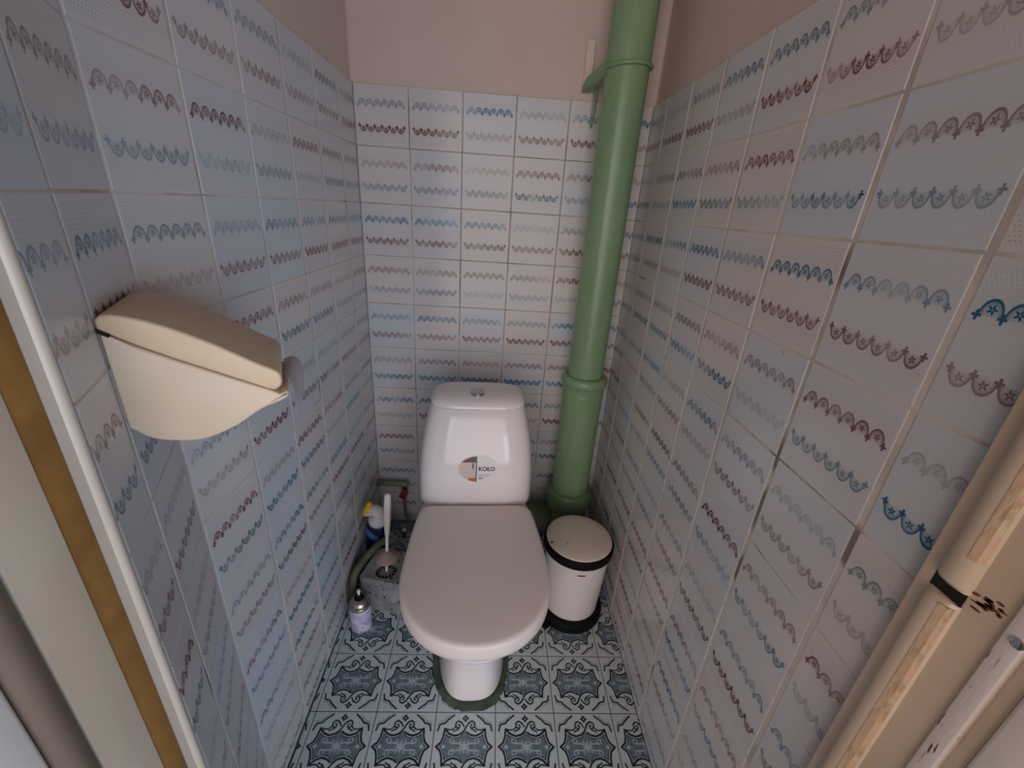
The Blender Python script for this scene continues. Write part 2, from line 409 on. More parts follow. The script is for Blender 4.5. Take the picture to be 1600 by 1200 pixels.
M['concrete'] = mat_concrete(); M['mortar'] = mat_mortar()
M['brush'] = simple('ivory_plastic', (226, 222, 214), 0.4); M['disc'] = simple('dusty_rose_plastic', (150, 128, 122), 0.6, var=0.12, scale=50)
M['bristle'] = simple('grey_bristles', (142, 132, 126), 0.8, var=0.2, scale=200)
M['can'] = mat_can(); M['steel'] = simple('brushed_tin', (176, 170, 160), 0.25, metal=1.0); M['nozzle'] = simple('white_nozzle_plastic', (232, 230, 226), 0.4)
M['bottle'] = mat_bottle(); M['bottle_white'] = simple('white_bottle_neck', (214, 212, 212), 0.35); M['yellow'] = simple('yellow_cap_plastic', (232, 184, 20), 0.4)
M['red'] = simple('red_plastic', (170, 34, 38), 0.4); M['valve_red'] = simple('red_painted_metal', (120, 34, 36), 0.45, var=0.2, scale=80)
M['pale_pipe'] = simple('pale_green_paint', (134, 146, 122), 0.4, var=0.12, scale=20, bump=0.1)
M['brass'] = simple('dull_brass', (120, 100, 70), 0.4, metal=0.8); M['hose_grey'] = simple('braided_grey_hose', (96, 94, 92), 0.5, var=0.3, scale=300)
M['moss'] = simple('green_grey_painted_pipe', (92, 96, 76), 0.55, var=0.2, scale=30, bump=0.2)
M['base_green'] = simple('dirty_green_enamel', (104, 126, 92), 0.4, var=0.15, scale=14, bump=0.2)
M['beige_metal'] = simple('beige_painted_steel', (222, 204, 190), 0.5, var=0.05, scale=30)
M['rust'] = simple('rusty_scratched_wood', (116, 66, 40), 0.8, var=0.35, scale=160, bump=0.3)

# ------------------------------------------------------------------ the room shell
W = 5.5653 * T; ZT = 9.89 * T; CEIL = 2.5; GAP = 0.0007; BED = 0.0065
def structure(name, bm, mat): return tag(obj(name, bm, mat), kind='structure')
def frame_matrix(origin, xdir, ndir):
    """local x along the wall, local y up, local z out of the wall"""
    x = Vector(xdir).normalized(); z = Vector(ndir).normalized(); y = z.cross(x)
    m = Matrix((x, y, z)).transposed().to_4x4(); m.translation = origin; return m
tile_cache = {}
def tile_mesh(kind, mat, x0, x1, y0, y1, th, gx, gy):
    """a piece of a tile whose full square is centred on the origin; x0..y1 in pitches"""
    key = (kind, round(x0, 3), round(x1, 3), round(y0, 3), round(y1, 3), gx, gy)
    if key in tile_cache: return tile_cache[key]
    a, b, c, d = x0 * T + gx / 2, x1 * T - gx / 2, y0 * T + gy / 2, y1 * T - gy / 2
    bm = bmesh.new(); rs = []
    for ins, z in ((0.0, -th), (0.0, -0.0010), (0.0004, -0.0003), (0.0014, 0.0)):
        rs.append([(a + ins, c + ins, z), (b - ins, c + ins, z), (b - ins, d - ins, z), (a + ins, d - ins, z)])
    rings(bm, rs, cap0=False)
    bmesh.ops.recalc_face_normals(bm, faces=bm.faces)
    me = bpy.data.meshes.new(kind); bm.to_mesh(me); bm.free(); me.materials.append(mat); tile_cache[key] = me
    return me
def wall_with_tiles(name, fm, length, col_lines, bed_mat, gx, gy, thick=0.12, seed=1, ext=0.0):
    """fm: frame matrix at the wall's start on the floor; tile faces lie in local z=0"""
    rng = random.Random(seed)
    bm = bmesh.new(); box(bm, -ext, length + ext, 0, CEIL, -thick, -BED); bmesh.ops.transform(bm, matrix=fm, verts=bm.verts)
    wall = structure(name, bm, M['plaster'])
    bm = bmesh.new(); box(bm, 0, length, 0, ZT - 0.001, -BED - 0.002, -GAP); bmesh.ops.transform(bm, matrix=fm, verts=bm.verts)
    obj('grout_bed', bm, bed_mat, wall)
    for (c0, c1, full0) in col_lines:                # extents in pitches and the start of the full square
        for k in range(10):
            ztop = ZT - k * T; lo = max(0.0, ztop - T)
            y1 = 0.5; y0 = (lo - ztop) / T + 0.5
            x0 = c0 - full0 - 0.5; x1 = c1 - full0 - 0.5
            rot = (k % 2 == 1)
            if rot: me = tile_mesh('tile', M['tile'], -x1, -x0, -y1, -y0, BED, gx, gy)
            else: me = tile_mesh('tile', M['tile'], x0, x1, y0, y1, BED, gx, gy)
            o = bpy.data.objects.new('tile', me); C.objects.link(o); o.parent = wall
            tl = Matrix.Translation(((full0 + 0.5) * T + rng.uniform(-.0004, .0004), ztop - T / 2 + rng.uniform(-.0004, .0004), rng.uniform(-.0002, .0002)))
            tilt = Matrix.Rotation(math.radians(rng.uniform(-.10, .10)), 4, 'X') @ Matrix.Rotation(math.radians(rng.uniform(-.10, .10)), 4, 'Y')
            o.matrix_world = fm @ tl @ tilt @ (Matrix.Rotation(PI, 4, 'Z') if rot else Matrix.Identity(4))
            def s():
                q = rng.random(); return 0.58 + 0.34 * rng.random() if q < 0.62 else (0.92 + 0.2 * rng.random() if q < 0.84 else 0.34 + 0.16 * rng.random())
            o.color = (s(), s(), rng.random(), 1.0)
    return wall
# back wall, left wall, angled piece by the door, right wall
wall_with_tiles('wall_back', frame_matrix((0, 0, 0), (1, 0, 0), (0, -1, 0)), W,
                [(i, min(i + 1, W / T), i) for i in range(6)], M['back_grout'], 0.0026, 0.0020, seed=3, ext=0.06)
oL, aL = 0.8253, 0.0038; LL = (5 + oL) * T
Pl = Vector((-LL * math.sin(aL), -LL * math.cos(aL), 0))
cols = [(LL / T - j - 1, LL / T - j, LL / T - j - 1) for j in range(0, 0)]
left_cols = []
# along the left wall the local x runs from the bend (near) to the back corner (far)
for j in range(5): left_cols.append((j, j + 1, j))
left_cols.append((5, 5 + oL, 5))
wall_with_tiles('wall_left', frame_matrix(Pl, (math.sin(aL), math.cos(aL), 0), (math.cos(aL), -math.sin(aL), 0)), LL, left_cols, M['grout'], 0.0062, 0.0020, seed=5)
aN = 0.4462; dN = Vector((math.sin(aN), -math.cos(aN), 0)); nN = Vector((math.cos(aN), math.sin(aN), 0)); LN = 1.557 * T
wall_with_tiles('wall_left_front', frame_matrix(Pl + dN * LN, -dN, nN), LN, [(0.557, 1.557, 0.557), (0.0, 0.557, -0.443)], M['grout'], 0.0062, 0.0020, thick=0.05, seed=8)
oR = 0.7835; LR = 7.29 * T
right_cols = [(0, oR, oR - 1)] + [(oR + j, min(oR + j + 1, 7.29), oR + j) for j in range(7)]
wall_with_tiles('wall_right', frame_matrix((W, 0, 0), (0, -1, 0), (-1, 0, 0)), LR, right_cols, M['grout'], 0.0074, 0.0026, seed=11)
# floor
bm = bmesh.new(); box(bm, -0.2, 1.1, -1.30, 0.2, -0.12, -GAP); floor = structure('floor', bm, M['floor_grout'])
fx0, fy0 = 0.1006 * T, -3.7115 * T
xl = [0.0] + [fx0 + i * T for i in range(6)] + [W]
yl = [0.0] + [fy0 + (3 - j) * T for j in range(8)] 
for i in range(len(xl) - 1):
    for j in range(len(yl) - 1):
        ox = (xl[i + 1] - T / 2) if i == 0 else (xl[i] + T / 2)
        oy = (yl[j + 1] + T / 2) if j == 0 else (yl[j] - T / 2)
        if yl[j] - yl[j + 1] < 0.01: continue
        me = tile_mesh('floor_tile', M['floor_tile'], (xl[i] - ox) / T, (xl[i + 1] - ox) / T, (yl[j + 1] - oy) / T, (yl[j] - oy) / T, 0.006, 0.0016, 0.0018)
        o = bpy.data.objects.new('floor_tile', me); C.objects.link(o); o.parent = floor; o.location = (ox, oy, 0)
# ceiling and the wall around the door
bm = bmesh.new(); box(bm, -0.2, 1.1, -1.25, 0.2, CEIL, CEIL + 0.1); structure('ceiling', bm, M['plaster'])
XJ, YJ = Pl.x + dN.x * LN, Pl.y + dN.y * LN          # where the angled tiles meet the door frame
XR = 0.8235; DH = 2.02; Y1 = -1.195
bm = bmesh.new()
box(bm, -0.3, XJ - 0.062, Y1, YJ - 0.012, 0, CEIL); box(bm, W + 0.045, 1.1, Y1, -1.0945, 0, CEIL); box(bm, XJ - 0.062, W + 0.045, Y1, -1.0945, DH + 0.05, CEIL)
structure('wall_front', bm, M['plaster'])
# door frame
door = bpy.data.objects.new('door_1', None); C.objects.link(door); tag(door, kind='structure')
def post(name, x0, x1, y0, y1, mat, bevel=0.003, z0=0.0, z1=DH, seg=3):
    bm = bmesh.new(); box(bm, min(x0, x1), max(x0, x1), min(y0, y1), max(y0, y1), z0, z1, bevel, seg); return obj(name, bm, mat, door, True, 40)
# left side: white moulding, ochre strip, cream jamb, taupe bar coloured as shade, white casing
post('jamb', XJ - 0.060, XJ - 0.004, YJ - 0.002, -1.168, M['frame'], 0.002)
bm = bmesh.new()
mp = [(0.0, 0.0), (0.0, -0.0185), (0.0035, -0.0185), (0.0035, -0.0095), (0.0045, -0.0088), (0.0062, -0.0070), (0.0066, -0.0045), (0.0058, -0.0020), (0.0040, -0.0002)]
rings(bm, [[(XJ - 0.0045 + a, YJ + b, z) for a, b in mp] for z in (0, DH)]); obj('moulding', bm, M['moulding'], door, True, 35)
post('foam_strip', XJ - 0.005, XJ - 0.0005, YJ - 0.0188, YJ - 0.0400, M['seal_brown'], 0.0012)
post('cream_board', XJ - 0.005, XJ + 0.001, YJ - 0.0405, -1.1660, M['frame'], 0.0015)
bm = bmesh.new(); tube(bm, [(XJ - 0.006, -1.1785, z) for z in (0, DH)], 0.0115, 16); obj('shade_band', bm, M['taupe'], door, True, 50)  # added bar, its dull colour stands for the shaded band of the jamb
post('casing', XJ - 0.09, XJ - 0.001, -1.1905, -1.225, M['white_trim'], 0.004)
# right side: cream trim, half-round bead broken at the strike, cream board, chipped white strip
post('jamb', XR, W + 0.045, -1.0945, -1.190, M['frame'], 0.002)
def bead(z0, z1, mat='frame'):
    bm = bmesh.new(); R = []
    prof = [(0.0, -0.0150), (-0.0042, -0.0158), (-0.0086, -0.0190), (-0.0104, -0.0235), (-0.0112, -0.0290), (-0.0098, -0.0350), (-0.0060, -0.0400), (0.0, -0.0415)]
    for z, k in ((z0, 0.55), (z0 + 0.006, 1.0), (z1 - 0.006, 1.0), (z1, 0.55)): R.append([(XR + a * k, -1.0945 + b, z) for a, b in prof])
    rings(bm, R); return obj('bead', bm, M[mat], door, True, 60)
bead(0.0, 0.9025); bead(0.9165, DH)
bm = bmesh.new()
prof = [(-0.0102, -0.0325), (-0.0106, -0.0330), (-0.0084, -0.0388), (-0.0040, -0.0412), (-0.0034, -0.0408), (-0.0080, -0.0380)]
for za, zb in ((0.0, 0.899), (0.950, 1.35)):
    rings(bm, [[(XR + a - 0.0003, -1.0945 + b, z) for a, b in prof] for z in (za, zb)])
tag(obj('worn_edge', bm, M['wood'], door, True, 40), 'brown worn bare wood along the bead')
bm = bmesh.new(); box(bm, XR - 0.0012, XR + 0.004, -1.135, -1.108, 0.9015, 0.9175); obj('strike_hole_shade', bm, M['dark'], door)  # solid dark box, the hole's shade painted on
bm = bmesh.new(); rng = random.Random(4)
for k in range(26):
    cy = -1.150 + rng.gauss(0, 0.0048); cz = 0.921 + rng.gauss(0, 0.0036); n = 7; a0 = rng.uniform(0, PI); L = rng.uniform(.0012, .0042); B = rng.uniform(.0006, .0013)
    pts = []
    for i in range(n):
        a = 2 * PI * i / n; py, pz = L * math.cos(a) * rng.uniform(.7, 1.2), B * math.sin(a) * rng.uniform(.7, 1.3); ca = 0.5 * math.sin(a0) - 0.5
        pts.append((cy + py * math.cos(ca) - pz * math.sin(ca), cz + py * math.sin(ca) + pz * math.cos(ca)))
    rings(bm, [[(XR - d, y, z) for y, z in pts] for d in (0.0, 0.0004)])
tag(obj('chipped_paint', bm, M['rust'], door), 'brown chipped patch beside the strike')
post('strip', XR - 0.004, XR + 0.004, -1.1655, -1.1800, M['white_strip'], 0.0015)
post('strip', XR - 0.001, XR + 0.02, -1.1805, -1.1935, M['frame'], 0.003)
post('casing', XR - 0.006, XR + 0.09, -1.1940, -1.228, M['white_trim'], 0.004)
bm = bmesh.new(); lathe(bm, [(0.0045, -0.001), (0.0045, 0.0015), (0.003, 0.0026)], 14); bmesh.ops.transform(bm, matrix=Matrix.Translation((XR - 0.004, -1.176, 0.914)) @ Matrix.Rotation(-PI / 2, 4, 'Y'), verts=bm.verts)
obj('screw', bm, M['chrome'], door, True, 40)
bm = bmesh.new(); box(bm, XJ - 0.06, W + 0.045, -1.19, -1.095, DH, DH + 0.05); obj('head_jamb', bm, M['frame'], door)

# ------------------------------------------------------------------ toilet
toilet = thing('toilet', (0.381, -0.29, 0), 'white ceramic toilet with lowered lid and low cistern', 'toilet', rz=math.radians(3.1))
def sec(z, hw, front, rear, n=2.6): return super_ring(0, (front + rear) / 2, z, hw, (rear - front) / 2, n)
bm = bmesh.new()
rings(bm, [sec(0.0, .096, -.394, .09, 3.0), sec(0.012, .096, -.394, .09, 3.0), sec(0.06, .092, -.388, .09, 3.0), sec(0.13, .090, -.386, .09, 2.9), sec(0.19, .096, -.396, .09, 2.7),
           sec(0.25, .116, -.430, .09, 2.5), sec(0.30, .140, -.476, .09, 2.35), sec(0.330, .157, -.510, .095, 2.25), sec(0.350, .166, -.530, .10, 2.2), sec(0.362, .1685, -.5365, .10, 2.2), sec(0.372, .1690, -.5375, .10, 2.2), sec(0.376, .166, -.534, .095, 2.2)])
obj('bowl', bm, M['ceramic'], toilet, True, 60)
CIS = [(0.386, .162, -.106, .112, 4.0), (0.40, .166, -.110, .112, 4.0), (0.47, .1660, -.108, .112, 4.0), (0.55, .160, -.096, .11, 3.9), (0.61, .150, -.076, .108, 3.8), (0.65, .140, -.057, .106, 3.7), (0.672, .133, -.045, .104, 3.6), (0.6745, .131, -.043, .102, 3.6)]
def cis_at(z):
    for a, b in zip(CIS, CIS[1:]):
        if a[0] <= z <= b[0]:
            t = (z - a[0]) / (b[0] - a[0]); t2 = t
            return [z] + [a[i] + (b[i] - a[i]) * t2 for i in range(1, 5)]
    return list(CIS[-1])
zs = [0.386, 0.39, 0.40] + [0.40 + 0.25 * k / 24 for k in range(1, 25)] + [0.66, 0.672, 0.6745]
bm = bmesh.new()
from itertools import accumulate
def smooth_sec(z):
    q = [cis_at(min(max(z + d, 0.386), 0.6745)) for d in (-.03, -.015, 0, .015, .03)] if 0.43 < z < 0.64 else [cis_at(z)]
    return [sum(a[i] for a in q) / len(q) for i in range(5)]
rings(bm, [sec(z, *smooth_sec(z)[1:]) for z in zs])
bvh = BVHTree.FromBMesh(bm)
obj('cistern', bm, M['ceramic'], toilet, True, 50)
bm = bmesh.new()
rings(bm, [sec(0.6765, .1325, -.0445, .106, 3.6), sec(0.6780, .1345, -.0465, .108, 3.6), sec(0.682, .1345, -.0460, .108, 3.6), sec(0.689, .1325, -.0420, .106, 3.5), sec(0.6962, .1280, -.0330, .102, 3.4), sec(0.7020, .1200, -.0180, .096, 3.2), sec(0.7058, .1040, .0020, .086, 3.0), sec(0.7078, .070, .022, .07, 2.8), sec(0.7082, .03, .035, .055, 2.4)])
clid = obj('cistern_lid', bm, M['ceramic'], toilet, True, 60)
bm = bmesh.new(); lathe(bm, [(0.0205, -0.004), (0.0205, 0.0030), (0.0185, 0.0042), (0.017, 0.0036)], 36, 0, 0)
bmesh.ops.transform(bm, matrix=Matrix.Translation((-0.003, 0.004, 0.7050)) @ Matrix.Rotation(math.radians(9), 4, 'X'), verts=bm.verts); fb = obj('flush_button', bm, M['chrome'], toilet, True, 40)
bm = bmesh.new(); lathe(bm, [(0.0155, 0.002), (0.0155, 0.0046), (0.013, 0.0054)], 30); bmesh.ops.transform(bm, matrix=Matrix.Translation((-0.003, 0.004, 0.7050)) @ Matrix.Rotation(math.radians(9), 4, 'X'), verts=bm.verts)
b2 = obj('button_cap', bm, M['chrome'], toilet, True, 40); b2.parent = fb
def seat_outline(sc_, z, grow=0.0):
    P = []
    cy, hx, hy = -0.355, 0.1720, 0.190
    for i in range(41):
        a = PI + PI * i / 40; c, s_ = math.cos(a), math.sin(a)
        P.append((hx * math.copysign(abs(c) ** (2 / 2.15), c), cy + hy * math.copysign(abs(s_) ** (2 / 2.15), s_)))
    P += [(0.1700, -0.300), (0.1660, -0.240), (0.1600, -0.180), (0.1560, -0.150), (0.150, -0.136), (0.138, -0.124), (0.120, -0.121), (0.06, -0.121), (0, -0.121), (-0.06, -0.121), (-0.120, -0.121), (-0.138, -0.124), (-0.150, -0.136), (-0.1560, -0.150), (-0.1600, -0.180), (-0.1660, -0.240), (-0.1700, -0.300)]
    n = len(P); out = []
    for i in range(n):                       # true inset along the outline normal
        a, b = Vector(P[i - 1]), Vector(P[(i + 1) % n]); t = (b - a).normalized(); nn = Vector((t.y, -t.x))
        q = Vector(P[i]) - nn * sc_; out.append((q.x, q.y, z))
    return out
bm = bmesh.new(); rings(bm, [seat_outline(0.014, 0.3765), seat_outline(0.010, 0.379), seat_outline(0.009, 0.388), seat_outline(0.010, 0.394), seat_outline(0.016, 0.397)]); obj('seat', bm, M['seat'], toilet, True, 60)
bm = bmesh.new()
V = rings(bm, [seat_outline(0.005, 0.3975), seat_outline(0.0045, 0.3790), seat_outline(0.0025, 0.3775), seat_outline(0.0008, 0.3790), seat_outline(0.0, 0.390), seat_outline(0.0, 0.407), seat_outline(0.0012, 0.4125), seat_outline(0.0040, 0.4162), seat_outline(0.008, 0.4182), seat_outline(0.013, 0.4190)], cap1=False)
prev = V[-1]; n = len(prev)
for k, zz in ((0.85, 0.4198), (0.6, 0.4207), (0.3, 0.4213)):
    cur = [bm.verts.new((v.co.x * k, -0.33 + (v.co.y + 0.33) * k, zz)) for v in V[-1]]
    for i in range(n): bm.faces.new((prev[i], prev[(i + 1) % n], cur[(i + 1) % n], cur[i]))
    prev = cur
cc = bm.verts.new((0, -0.33, 0.4216))
for i in range(n): bm.faces.new((prev[i], prev[(i + 1) % n], cc))
obj('lid', bm, M['seat'], toilet, True, 60)
for sx in (-0.075, 0.075):
    bm = bmesh.new(); tube(bm, [(sx - 0.02, -0.117, 0.396), (sx + 0.02, -0.117, 0.396)], 0.0065, 14); obj('hinge', bm, M['seat'], toilet, True, 40)
# outlet behind the pan
bm = bmesh.new(); tube(bm, spline([(0.0, 0.08, 0.16), (0.06, 0.13, 0.15), (0.16, 0.165, 0.135), (0.27, 0.185, 0.12)], 5), 0.052, 20); obj('outlet', bm, M['moss'], toilet, True, 40)
# sticker on the cistern front
def on_cis(x, z, d):
    hit = bvh.ray_cast(Vector((x, -0.4, z)), Vector((0, 1, 0)))
    return Vector((x, hit[0].y - d, z))
SX, SZ, SA, SB = 0.0035, 0.5205, 0.0580, 0.0400
sticker = None
def decal(name, pts2, faces, d, mat, parent):
    bm = bmesh.new(); vs = [bm.verts.new(on_cis(SX + a, SZ + b, d)) for a, b in pts2]
    for q in faces:
        try: bm.faces.new([vs[i] for i in q])
        except ValueError: pass
    return obj(name, bm, mat, parent)
def grid_decal(name, test_lo, test_hi, x0, x1, d, mat, parent, nx=20, nz=8):
    P, Fc = [], []
    for i in range(nx + 1):
        x = x0 + (x1 - x0) * i / nx; lo, hi = test_lo(x), test_hi(x)
        for j in range(nz + 1): P.append((x, lo + (hi - lo) * j / nz))
    for i in range(nx):
        for j in range(nz): a = i * (nz + 1) + j; Fc.append((a, a + nz + 1, a + nz + 2, a + 1))
    return decal(name, P, Fc, d, mat, parent)
ell = lambda x, k=1.0: SB * k * math.sqrt(max(0.0, 1 - (x / (SA * k)) ** 2))
mk = lambda n, c, rr=0.35: simple(n, c, rr)
sticker = grid_decal('sticker', lambda x: -ell(x), lambda x: ell(x), -SA * .9995, SA * .9995, 0.0005, mk('pale_sticker_film', (224, 220, 220)), toilet, 36, 10)
sticker['label'] = 'oval brand sticker with a small bathroom picture'
kk = 0.93; el = lambda x: ell(x, kk); x0, x1 = -SA * kk * .999, -0.0065
cl = lambda v, a: max(min(v, a), -a)
grid_decal('picture_wall', lambda x: cl(-0.020, el(x)), lambda x: cl(0.020, el(x)), x0, x1, 0.0008, mk('picture_beige', (206, 188, 182)), sticker, 24, 6)
grid_decal('picture_top', lambda x: cl(0.020, el(x)), lambda x: el(x), -SA * kk * .82, x1, 0.0008, mk('picture_maroon', (84, 46, 46)), sticker, 18, 3)
grid_decal('picture_floor', lambda x: -el(x), lambda x: cl(-0.026, el(x)), -0.026, x1, 0.0010, mk('picture_orange', (190, 92, 58)), sticker, 14, 3)
grid_decal('picture_low', lambda x: -el(x), lambda x: cl(-0.020, el(x)), -SA * kk * .82, x1, 0.0008, mk('picture_grey', (196, 186, 184)), sticker, 18, 3)
grid_decal('picture_edge', lambda x: -el(x), lambda x: el(x), -0.0065, -0.0035, 0.0010, mk('picture_blue', (66, 84, 108)), sticker, 2, 14)
grid_decal('picture_bottle', lambda x: 0.002, lambda x: 0.0185, -0.0165, -0.0130, 0.0011, mk('picture_black', (24, 14, 16)), sticker, 3, 4)
ink = mk('sticker_black_ink', (30, 26, 28)); grey = mk('sticker_grey_ink', (176, 170, 172)); teal = mk('sticker_teal_ink', (86, 130, 150))
def text_decal(txt, size, x, z, d, mat, name):
    cu = bpy.data.curves.new('tmp_text', 'FONT'); cu.body = txt; cu.size = size; cu.fill_mode = 'FRONT'; cu.offset = size * 0.025
    to = bpy.data.objects.new('tmp_text', cu); C.objects.link(to); bpy.context.view_layer.update()
    me = bpy.data.meshes.new_from_object(to.evaluated_get(bpy.context.evaluated_depsgraph_get()))
    for v in me.vertices:
        v.co = on_cis(SX + x + v.co.x, SZ + z + v.co.y, d)
    bpy.data.objects.remove(to); bpy.data.curves.remove(cu); me.materials.clear()
    return link(name, me, mat, sticker)
text_decal('KO\u0141O', 0.0165, 0.0005, -0.004, 0.0012, ink, 'lettering')
grid_decal('fine_print', lambda x: -0.0165, lambda x: -0.0150, 0.002, 0.034, 0.0010, grey, sticker, 12, 1)
grid_decal('fine_print', lambda x: -0.0205, lambda x: -0.0190, 0.002, 0.028, 0.0010, grey, sticker, 10, 1)
grid_decal('mark', lambda x: -0.0285, lambda x: -0.0245, 0.002, 0.013, 0.0010, teal, sticker, 4, 1)
# green painted mortar around the foot
rng = random.Random(2); bm = bmesh.new(); R0, R1, R2, R3 = [], [], [], []
N = 96
for i in range(N):
    a = 2 * PI * i / N; c, s_ = math.cos(a), math.sin(a); e = 2 / 2.7
    def pt(hx, hy, z, j=0.0):
        return (hx * math.copysign(abs(c) ** e, c) * (1 + j), -0.148 + hy * math.copysign(abs(s_) ** e, s_) * (1 + j * .5), z)
    j = 0.02 * math.sin(5 * a + 1) + rng.uniform(-0.018, 0.018)
    R0.append(pt(.098, .2475, 0.0008)); R1.append(pt(.0985, .2480, 0.0070)); R2.append(pt(.107, .257, 0.0045)); R3.append(pt(.116, .269, 0.0008, j))
rings(bm, [R0, R1, R2, R3], cap0=False, cap1=False)
bm.faces.ensure_lookup_table()
mo = tag(obj('mortar_ring', bm, M['mortar'], None, True), 'dark green painted mortar smeared around the foot of the toilet', 'mortar')
mo.location = (0.381, -0.29, 0); mo.rotation_euler = (0, 0, math.radians(3.1))

# ------------------------------------------------------------------ soil stack
PX, PY = 0.7225, -0.092
stack = thing('soil_pipe', (PX, PY, 0), 'glossy green painted cast iron soil pipe rising in the right back corner', 'pipe')
bm = bmesh.new(); lathe(bm, [(0.0565, 0.69), (0.0562, 1.2), (0.0565, 2.499)], 40, cap0=False, cap1=False); obj('upper_pipe', bm, M['pipe'], stack, True)
bm = bmesh.new(); lathe(bm, [(0.058, 0.705), (0.066, 0.706), (0.0735, 0.700), (0.0765, 0.690), (0.0755, 0.680), (0.0705, 0.672), (0.0675, 0.664), (0.0672, 0.645), (0.0685, 0.641), (0.0672, 0.636)], 44, cap0=False, cap1=False); obj('socket_collar', bm, M['pipe'], stack, True, 70)
bm = bmesh.new(); lathe(bm, [(0.0672, 0.636), (0.0662, 0.55), (0.0655, 0.42), (0.0662, 0.415), (0.0655, 0.41), (0.065, 0.22)], 40, cap0=False, cap1=False); obj('lower_pipe', bm, M['pipe'], stack, True, 70)
bm = bmesh.new(); lathe(bm, [(0.066, 0.262), (0.079, 0.258), (0.083, 0.245), (0.083, 0.200), (0.079, 0.188), (0.073, 0.182), (0.073, 0.0)], 40, cap0=False, cap1=False); obj('base_socket', bm, M['base_green'], stack, True, 60)
# clamp and bracket holding the stack
br = thing('pipe_bracket', (0.64, -0.004, 1.53), 'green wall bracket with a ring clamp around the soil pipe', 'bracket')
def loc(o, parent): o.parent = parent; o.matrix_parent_inverse = parent.matrix_basis.inverted(); return o
bm = bmesh.new(); box(bm, 0.628, 0.650, -0.006, 0.004, 1.505, 1.622, 0.001, 1)
pl = loc(obj('wall_plate', bm, M['beige_metal']), br)
for zz in (1.585, 1.56):
    bm = bmesh.new(); lathe(bm, [(0.0032, 0), (0.0032, 0.0012), (0.001, 0.002)], 10); bmesh.ops.transform(bm, matrix=Matrix.Translation((0.640, -0.006, zz)) @ Matrix.Rotation(PI / 2, 4, 'X'), verts=bm.verts)
    o = obj('rivet', bm, M['rust'], None, True); o.parent = pl; o.matrix_parent_inverse = (br.matrix_basis).inverted()
ring_pts = [(PX + 0.0605 * math.cos(a), PY + 0.0605 * math.sin(a), 1.540 + 0.004 * math.cos(a)) for a in [2 * PI * k / 40 for k in range(41)]]
bm = bmesh.new(); tube(bm, ring_pts, 0.0048, 10, False); loc(obj('ring_clamp', bm, M['pipe'], None, True), br)
bm = bmesh.new()
A = [(0.626, -0.004, 1.512), (0.650, -0.004, 1.512), (PX - 0.043, PY - 0.020, 1.538), (PX - 0.060, PY - 0.030, 1.548), (0.632, -0.03, 1.528)]
rings(bm, [[(p[0], p[1], p[2] - 0.010) for p in A], [(p[0], p[1], p[2] + 0.002) for p in A]]); loc(obj('arm', bm, M['pipe']), br)
bm = bmesh.new(); tube(bm, [(0.663, -0.022, 1.51), (0.662, -0.020, 1.46), (0.660, -0.016, 1.418)], [0.0048, 0.004, 0.0028], 8); loc(obj('pin', bm, M['pipe'], None, True), br)

# ------------------------------------------------------------------ paper holder on the angled wall
HM = Matrix((nN, dN, Vector((0, 0, 1)))).transposed().to_4x4(); HM.translation = Pl      # (depth, along, z)
hold = thing('paper_holder', Pl + dN * 0.1 + Vector((0, 0, 0.95)), 'beige plastic toilet paper holder on the left wall', 'paper holder')
def smooth_prof(pts, m=5): return [(p.x, p.y) for p in [Vector((q[0], q[1])) for q in spline([(a, b, 0) for a, b in pts], m)]]
low = [(0.001, 1.0685), (0.025, 1.0525), (0.05, 1.0370), (0.082, 1.0190), (0.105, 1.0060), (0.126, 0.9945)] + smooth_prof([(0.134, 0.9890), (0.1420, 0.9910), (0.1412, 0.9850), (0.1340, 0.9805), (0.1250, 0.9775), (0.114, 0.9735), (0.0915, 0.9595), (0.0728, 0.9515), (0.055, 0.9475), (0.036, 0.9500), (0.016, 0.9570), (0.001, 0.9720)], 4)
def inset(prof, d):
    n = len(prof); out = []
    area_ = sum(prof[i - 1][0] * prof[i][1] - prof[i][0] * prof[i - 1][1] for i in range(n)); sg = 1 if area_ > 0 else -1
    for i in range(n):
        a, b = Vector(prof[i - 1]), Vector(prof[(i + 1) % n]); t = (b - a).normalized(); nn = Vector((-t.y, t.x)) * sg
        q = Vector(prof[i]) + nn * d; out.append((max(q.x, 0.001), q.y))
    return out
def holder_part(name, prof, t0, t1, r0, mat):
    bm = bmesh.new(); R = []
    for k in (0, 1, 2, 3, 4):
        a = PI / 2 * k / 4; R.append((t0 + r0 * (1 - math.sin(a)), r0 * (1 - math.cos(a))))
    seq = [(t0 + r0 * (1 - math.cos(PI / 2 * k / 4)), r0 * (1 - math.sin(PI / 2 * k / 4))) for k in range(5)]
    seq += [(t1 - (t - t0), d) for t, d in seq[::-1]]
    rings(bm, [[HM @ Vector((a, t, b)) for a, b in inset(prof, d)] for t, d in seq])
    return loc(obj(name, bm, mat, None, True, 50), hold)
holder_part('base', low, 0.042, 0.1508, 0.0028, M['holder'])
top_p = [(0.001, 1.0710), (0.025, 1.0545), (0.05, 1.0390), (0.082, 1.0210), (0.105, 1.0080), (0.124, 0.9970)] + smooth_prof([(0.1300, 0.9950), (0.1365, 0.9995), (0.1380, 1.0080), (0.1340, 1.0170), (0.1160, 1.0285), (0.081, 1.0530), (0.045, 1.0735), (0.018, 1.0835), (0.006, 1.0840), (0.001, 1.0800)], 4)
holder_part('lid', top_p, 0.033, 0.1530, 0.0032, M['holder_lid'])
bm = bmesh.new(); prism(bm, [(0.001, 1.0685), (0.008, 1.0640), (0.009, 1.0665), (0.001, 1.0725)], 0.1500, 0.1545, HM); loc(obj('crack_shade', bm, M['dark']), hold)  # dark sliver painting the shade of a crack between lid and base
bm = bmesh.new(); V0 = []
